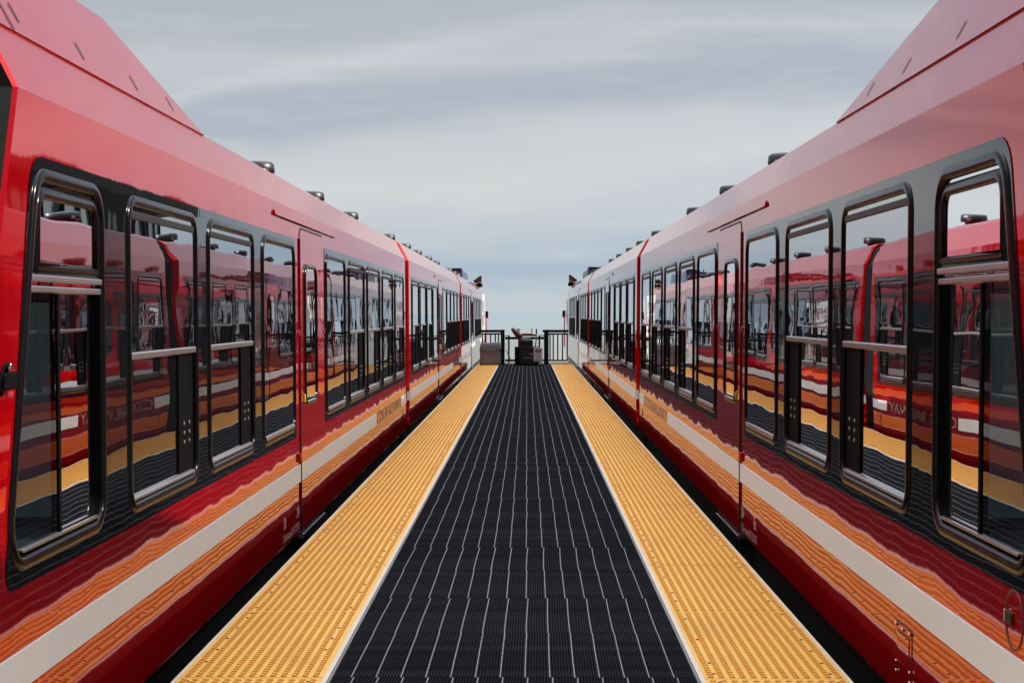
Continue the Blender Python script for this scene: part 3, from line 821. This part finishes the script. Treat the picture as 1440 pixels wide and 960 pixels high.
# grey wrapped box
bx0, bx1, bz1 = fx(676.3), fx(704.6), fz(481)
bc = (bx0+bx1)/2
box_ = empty('wrapped_box', (bc, FY-.75, .006), 'grey tarpaulin wrapped box tied with a brown rope at the platform end', 'box')
bm = bmesh.new(); bmesh.ops.create_cube(bm, size=1); bmesh.ops.subdivide_edges(bm, edges=bm.edges[:], cuts=7, use_grid_fill=True)
for v in bm.verts:
    x_, y_, z_ = v.co.x*(bx1-bx0), v.co.y*.6, (v.co.z+.5)*(bz1-.006)
    k_ = 1 - .06*max(0, (z_/bz1-.75)/.25) + .012*math.sin(9*z_+5*x_) + random.uniform(-.006, .006)
    v.co = (x_*k_, y_*k_, z_ + (.012*math.sin(7*x_) if v.co.z > .4 else 0))
mb = MB(); mb.bm(bm, True); mb.build('tarpaulin', M['tarp'], box_)
mb = MB(); hw = (bx1-bx0)/2
mb.tube([(-hw-.01, -.31, .42), (-hw*.5, -.325, .385), (0, -.325, .375), (hw*.5, -.32, .42), (hw+.015, -.31, .45), (hw+.02, 0, .47), (hw+.01, .31, .45), (0, .325, .42), (-hw-.015, .31, .43), (-hw-.02, 0, .43), (-hw-.01, -.31, .42)], .010, 6)
mb.build('rope', M['rope'], box_)

# snow blower parked in front of the gate
SY = FY - 1.15
sx0, sx1 = fx(724.3), fx(761)
sbx = fx(741.5)
sb = empty('snow_blower', (sbx, SY, .006), 'dark red snow blower parked before the gate at the platform end', 'snow blower'); sb.rotation_euler = (0, 0, math.pi)
def sbox(n, a, b_, mat, r_=.015, par=None):
    mb = MB(-1); mb.bbox(a, b_, r_); return mb.build(n, mat, par or sb)
zt = fz(486.3)
mb = MB(-1)
# auger housing: curved back shell with two side plates
hx0, hx1 = sx0 - sbx, fx(757) - sbx
arc = [(.02 + .26*math.cos(t), .27 + .26*math.sin(t)) for t in [R(a) for a in range(100, 271, 15)]]
arc = [(.22, zt-.006)] + [(-.02, zt-.006)] + [(p[0]-.0, p[1]) for p in arc[1:]] + [(.22, .01)]
for (ya_, za_), (yb_, zb_) in zip(arc[:-1], arc[1:]): mb.add([(hx0, ya_, za_), (hx1, ya_, za_), (hx1, yb_, zb_), (hx0, yb_, zb_)], [(0, 1, 2, 3)])
for xx in (hx0, hx1): mb.add([(xx, p[0], p[1]) for p in arc], [tuple(range(len(arc)))])
mb.build('auger_housing', M['blower_red'], sb)
sbox('auger_opening_shade', (-.22, .17, .03), (hx1-.01, .20, zt-.02), M['blower_black'], .01)  # black panel standing in for the shaded inside of the open housing
v, f = fit_text('ARIENS', .27, .045); mb = MB(-1); mb.add([(a-.12, .205, .19+b_) for a, b_ in v], f); mb.build('lettering', M['letter'], sb, fix=False)
sbox('name_plate', (.06, .196, .300), (.17, .206, .335), M['letter'], .003)
sbox('engine', (-.26, -.62, .30), (.16, -.18, fz(476.5)), M['blower_black'], .05)
mb = MB(-1); mb.lathe((-.05, -.40, fz(478)), [(.16, -.02), (.16, .05), (.12, .075), (.02, .08)], 18); mb.build('engine_cover', M['blower_black'], sb)
mb = MB(-1); mb.tube([(-.05, -.66, .48), (-.05, -.60, .48)], .09, 16); mb.build('recoil_starter', M['steel'], sb)
for xx in (-.27, .19):
    mb = MB(-1); mb.tube([(xx-.05, -.45, .165), (xx+.05, -.45, .165)], .165, 22); w_ = mb.build('wheel', M['bellows'], sb)
    mb = MB(-1); mb.tube([(xx-.055, -.45, .165), (xx+.055, -.45, .165)], .07, 14); mb.build('rim', M['steel'], w_)
for xx in (-.24, .26):
    mb = MB(-1); mb.tube([(xx*.8, -.35, .35), (xx, -.75, .78), (xx, -.95, fz(469))], .016, 8); mb.tube([(xx, -.95, fz(469)), (xx, -1.0, fz(462.5))], .022, 8); mb.build('handlebar', M['blower_black'], sb)
sbox('control_panel', (-.25, -.92, fz(472.5)), (.26, -.78, fz(470)), M['blower_red'], .01)
sbox('dashboard', (-.16, -.95, fz(470)), (.16, -.80, fz(468.6)), M['yellow_plain'], .008)
for xx, t_ in ((-.20, -.07), (.12, .01)):
    mb = MB(-1); mb.tube([(xx, -.86, fz(469.5)), (xx+t_, -.88, fz(463.6))], .012, 8); mb.tube([(xx+t_, -.88, fz(463.8)), (xx+t_*1.2, -.885, fz(462.6))], .022, 8); mb.build('control_lever', M['blue'], sb)
mb = MB(-1)
mb.tube([(-.20, -.18, fz(474.5)), (-.24, -.2, fz(472)), (-.30, -.2, fz(468.5)), (-.39, -.22, fz(463.5)), (-.43, -.23, fz(461.2))], [.085, .085, .08, .06, .03], 10)
mb.build('discharge_chute', M['blower_red'], sb)

# safety sign leaning beside it
sx0_, sx1_, sz0, sz1 = fx(750.2), fx(762.2), fz(506.2), fz(487.2)
sg = empty('sign', ((sx0_+sx1_)/2, FY-1.52, sz0), 'small white safety sign with round emblem leaning beside the snow blower', 'sign')
hw, hh = (sx1_-sx0_)/2, sz1-sz0
mb = MB(); mb.bbox((-hw, -.01, 0), (hw, .01, hh), .005); mb.build('board', M['sign'], sg)
for n_, (txt, w_, z_) in enumerate((('STAY', .13, .155), ('OFF', .10, .088), ('TRACKS', .19, .012))):
    v, f = fit_text(txt, w_, .045); mb = MB(); mb.add([(a - w_/2, -.0125, z_+b_) for a, b_ in v], f); mb.build('lettering', M['ink'], sg, fix=False)
mb = MB(); cz_ = hh*.78; cir = [(math.cos(2*math.pi*k/24), math.sin(2*math.pi*k/24)) for k in range(24)]
mb.add([(.075*a, -.0123, cz_+.062*b_) for a, b_ in cir] + [(.048*a, -.0123, cz_+.038*b_) for a, b_ in cir], [(k, (k+1) % 24, 24+(k+1) % 24, 24+k) for k in range(24)])
mb.add([(-.085, -.0128, cz_-.012), (.085, -.0128, cz_-.012), (.085, -.0128, cz_+.014), (-.085, -.0128, cz_+.014)], [(0, 1, 2, 3)])
mb.build('emblem', M['ink'], sg)
mb = MB(); mb.bbox((-hw*.8, .02, -sz0+.006), (-hw*.6, .05, hh*.9), .004); mb.bbox((hw*.6, .02, -sz0+.006), (hw*.8, .05, hh*.9), .004); mb.build('stand', M['rail_paint'], sg)

# ------------------------------------------------------------------ visitor building behind the right-hand train (mirrored in the windows)
BX, BY0, BY1 = 10.0, 8.0, 62.0
vb = empty('visitor_building', (BX+6, (BY0+BY1)/2, -1.0), 'long low building with dark flat roof and teal glazing, beyond the train', 'building')
oy = (BY0+BY1)/2; oxb = BX+6; ozb = -1.0
def vbox(n, a, b_, mat, r_=0):
    mb = MB()
    a = (a[0]-oxb, a[1]-oy, a[2]-ozb); b_ = (b_[0]-oxb, b_[1]-oy, b_[2]-ozb)
    mb.bbox(a, b_, r_) if r_ else mb.box(a, b_); return mb.build(n, mat, vb)
vbox('wall', (BX+.15, BY0, -1.0), (BX+12, BY1, 5.15), M['building'])
vbox('roof', (BX-1.2, BY0-1, 5.15), (BX+13, BY1+1.5, 5.5), M['roofdark'], .05)
n_ = 18
for i in range(n_):
    ya_, yb_ = BY0 + (BY1-BY0)*i/n_, BY0 + (BY1-BY0)*(i+1)/n_
    w_ = vbox('window', (BX+.06, ya_+.12, .2), (BX+.13, yb_-.12, 5.05), M['bglass'])
    mb = MB()
    for yy in np.linspace(ya_+.12, yb_-.12, 3): mb.box((BX-.02-oxb, yy-.05-oy, .2-ozb), (BX+.059-oxb, yy+.05-oy, 5.05-ozb))
    for zz in (.25, 1.9, 3.6, 5.0): mb.box((BX+.0-oxb, ya_+.12-oy, zz-.05-ozb), (BX+.058-oxb, yb_-.12-oy, zz+.05-ozb))
    mb.build('mullions', M['roofdark'], w_)

# ------------------------------------------------------------------ terrain: summit plateau falling to a far plain
V = []; F = []; nseg = 96
radii = [(0, -1.07), (1.0, -1.07), (1.06, -2.5), (1.3, -12), (2.2, -45), (8, -190), (30, -520), (90, -1000), (200, -1400), (600, -1500), (2000, -1500), (6800, -1500)]
cyc = 27.0
for k, (rr, z) in enumerate(radii):
    for j in range(nseg):
        t = 2*math.pi*j/nseg
        ax, ay = 26.0, 35.0
        jit = 1 + (.05*math.sin(3*t+k) + .03*math.sin(7*t+2*k) if 1 < k < 8 else 0)
        V.append((ax*rr*math.cos(t)*jit if rr < 60 else 42*rr*math.cos(t), cyc + (ay*rr*math.sin(t)*jit if rr < 60 else 42*rr*math.sin(t)), z))
for k in range(len(radii)-1):
    for j in range(nseg): F.append((k*nseg+j, k*nseg+(j+1) % nseg, (k+1)*nseg+(j+1) % nseg, (k+1)*nseg+j))
me = bpy.data.meshes.new('ground'); me.from_pydata(V, [], F); me.update(); me.materials.append(M['terrain'])
bm = bmesh.new(); bm.from_mesh(me); bmesh.ops.remove_doubles(bm, verts=bm.verts, dist=1e-4); bmesh.ops.recalc_face_normals(bm, faces=bm.faces); bm.to_mesh(me); bm.free()
structure(place('ground', me))
# rails under the trains
mb = MB()
for X in ((XL - W_CAR/2)*SC, (XR + W_CAR/2)*SC):
    for q in (-.76, .76): mb.box((X+q-.035, -2, -1.16), (X+q+.035, 62, -1.075))
structure(mb.build('rail_track', M['steel']))

# ------------------------------------------------------------------ haze
HAZE = True
if HAZE:
    m, nt, out = new_mat('valley_haze')
    pv = nd(nt, 'ShaderNodeVolumePrincipled'); pv.inputs['Color'].default_value = (.40, .49, .585, 1); pv.inputs['Density'].default_value = 1.3e-5; pv.inputs['Anisotropy'].default_value = 0.0
    nt.links.new(pv.outputs[0], out.inputs['Volume'])
    mb = MB(); mb.box((-292000, -292000, -1501), (292000, 292000, 8)); hz = mb.build('haze', m); hz['kind'] = 'stuff'

# ------------------------------------------------------------------ camera
cam = bpy.data.cameras.new('camera'); co = bpy.data.objects.new('camera', cam); C.objects.link(co)
cam.lens = 60.0; cam.sensor_width = 36.0; cam.sensor_fit = 'HORIZONTAL'; cam.clip_start = .05; cam.clip_end = 600000
co.location = (0, 0, CAM_H); co.rotation_euler = (math.pi/2 - 40/2400, 0, 21/2400)
sc.camera = co
cam.dof.use_dof = False

# ------------------------------------------------------------------ light
SUN = np.array((.83, .20, .515)); SUN /= np.linalg.norm(SUN)
sl = bpy.data.lights.new('sun', 'SUN'); so = bpy.data.objects.new('sun', sl); C.objects.link(so)
sl.energy = 5.0; sl.angle = R(1.2); sl.color = (1, .93, .84)
from mathutils import Vector
so.rotation_euler = Vector(tuple(-SUN)).to_track_quat('-Z', 'Y').to_euler()
so.location = (20, 10, 30)

w = bpy.data.worlds.new('World'); sc.world = w; w.use_nodes = True
nt = w.node_tree; nt.nodes.clear()
out = nt.nodes.new('ShaderNodeOutputWorld'); bg = nt.nodes.new('ShaderNodeBackground'); nt.links.new(bg.outputs[0], out.inputs[0])
sky = nt.nodes.new('ShaderNodeTexSky'); sky.sky_type = 'NISHITA'; sky.sun_disc = False
sky.sun_elevation = math.asin(SUN[2]); sky.sun_rotation = math.atan2(SUN[0], SUN[1]); sky.altitude = 4300; sky.air_density = 1.0; sky.dust_density = .8; sky.ozone_density = 1.0
tc = nt.nodes.new('ShaderNodeTexCoord'); sx = nt.nodes.new('ShaderNodeSeparateXYZ'); nt.links.new(tc.outputs['Generated'], sx.inputs[0])
el = math_node(nt, 'MULTIPLY', math_node(nt, 'ARCSINE', sx.outputs[2]), 180/math.pi)
az = math_node(nt, 'MULTIPLY', math_node(nt, 'ARCTAN2', sx.outputs[0], sx.outputs[1]), 180/math.pi)
cx = nt.nodes.new('ShaderNodeCombineXYZ'); nt.links.new(math_node(nt, 'MULTIPLY', az, .06), cx.inputs[0]); nt.links.new(math_node(nt, 'MULTIPLY', el, .30), cx.inputs[1])
vec = mapping(nt, cx.outputs[0], rot=(0, 0, R(-8)))
n1 = noise(nt, vec, 1.1, 5.0, .55, .4)
n2 = noise(nt, mapping(nt, vec, (2.2, 3.2, 1), (4.1, 2.3, 0)), 1.6, 6.0, .6, .3)
# elevation bands of the thin cloud deck, bent by noise and tilted with azimuth
e2 = math_node(nt, 'ADD', math_node(nt, 'MULTIPLY_ADD', az, -.07, el), math_node(nt, 'MULTIPLY_ADD', n1, 4.4, -2.2))
ramp = nt.nodes.new('ShaderNodeValToRGB'); cr = ramp.color_ramp
stops = [(-1.0, (.56, .57, .60)), (.0, (.46, .51, .58)), (1.4, (.35, .43, .53)), (2.9, (.53, .555, .585)), (4.6, (.66, .645, .625)), (5.9, (.60, .60, .60)), (7.0, (.43, .465, .505)), (7.9, (.45, .48, .515)), (8.8, (.58, .585, .585)), (9.8, (.48, .50, .52)), (13.0, (.42, .46, .52)), (20.0, (.36, .43, .57)), (38.0, (.64, .63, .61))]
lo, hi = -1.0, 40.0
while len(cr.elements) < len(stops): cr.elements.new(.5)
for e_, (t_, c_) in zip(cr.elements, stops): e_.position = (t_-lo)/(hi-lo); e_.color = rgb(c_)
rm = nt.nodes.new('ShaderNodeMapRange'); setin(rm, From_Min=lo, From_Max=hi); nt.links.new(e2, rm.inputs[0]); nt.links.new(rm.outputs[0], ramp.inputs[0])
# wisps
wm = nt.nodes.new('ShaderNodeMapRange'); setin(wm, From_Min=.5, From_Max=.78, To_Max=.30); nt.links.new(n2, wm.inputs[0])
wis = nd(nt, 'ShaderNodeMix', data_type='RGBA'); wis.inputs[7].default_value = (.68, .68, .68, 1); nt.links.new(wm.outputs[0], wis.inputs[0]); nt.links.new(ramp.outputs[0], wis.inputs[6])
# one long wisp rising to the right across the upper left
dl = math_node(nt, 'MULTIPLY_ADD', az, -.196, math_node(nt, 'ADD', el, -9.45))
dl = math_node(nt, 'DIVIDE', math_node(nt, 'ADD', dl, math_node(nt, 'MULTIPLY_ADD', n2, 1.3, -.65)), .34)
gs = math_node(nt, 'POWER', 2.718, math_node(nt, 'MULTIPLY', math_node(nt, 'MULTIPLY', dl, dl), -1.0))
fade = nt.nodes.new('ShaderNodeMapRange'); fade.interpolation_type = 'SMOOTHSTEP'; setin(fade, From_Min=4.0, From_Max=-5.0, To_Min=0.0, To_Max=.55); nt.links.new(az, fade.inputs[0])
nt.links.new(math_node(nt, 'MAXIMUM', wm.outputs[0], math_node(nt, 'MULTIPLY', gs, fade.outputs[0])), wis.inputs[0])
# out-of-view sky: brightened overhead to fill the platform, dimmed behind the camera
zr_ = nt.nodes.new('ShaderNodeMapRange'); setin(zr_, From_Min=30.0, From_Max=66.0, To_Min=1.0, To_Max=7.4); nt.links.new(el, zr_.inputs[0])
bk = nt.nodes.new('ShaderNodeMapRange'); setin(bk, From_Min=-.9, From_Max=.35, To_Min=.14, To_Max=1.0); nt.links.new(sx.outputs[1], bk.inputs[0])
sc10 = nd(nt, 'ShaderNodeVectorMath', operation='SCALE'); nt.links.new(wis.outputs[2], sc10.inputs[0]); nt.links.new(math_node(nt, 'MULTIPLY', math_node(nt, 'MULTIPLY', zr_.outputs[0], bk.outputs[0]), 11.0), sc10.inputs['Scale'])
fm = nd(nt, 'ShaderNodeMix', data_type='RGBA'); fm.inputs[0].default_value = .82
nt.links.new(sky.outputs[0], fm.inputs[6]); nt.links.new(sc10.outputs[0], fm.inputs[7])
nt.links.new(fm.outputs[2], bg.inputs[0]); bg.inputs[1].default_value = .10

# ------------------------------------------------------------------ render settings
sc.view_settings.view_transform = 'Standard'; sc.view_settings.look = 'None'; sc.view_settings.exposure = 0.0; sc.view_settings.gamma = 1.0
sc.render.engine = 'CYCLES'
cy = sc.cycles
cy.max_bounces = 10; cy.glossy_bounces = 7; cy.diffuse_bounces = 3; cy.transparent_max_bounces = 12; cy.transmission_bounces = 4; cy.volume_bounces = 1
cy.caustics_reflective = False; cy.caustics_refractive = False; cy.sample_clamp_indirect = 6.0
cy.use_denoising = True
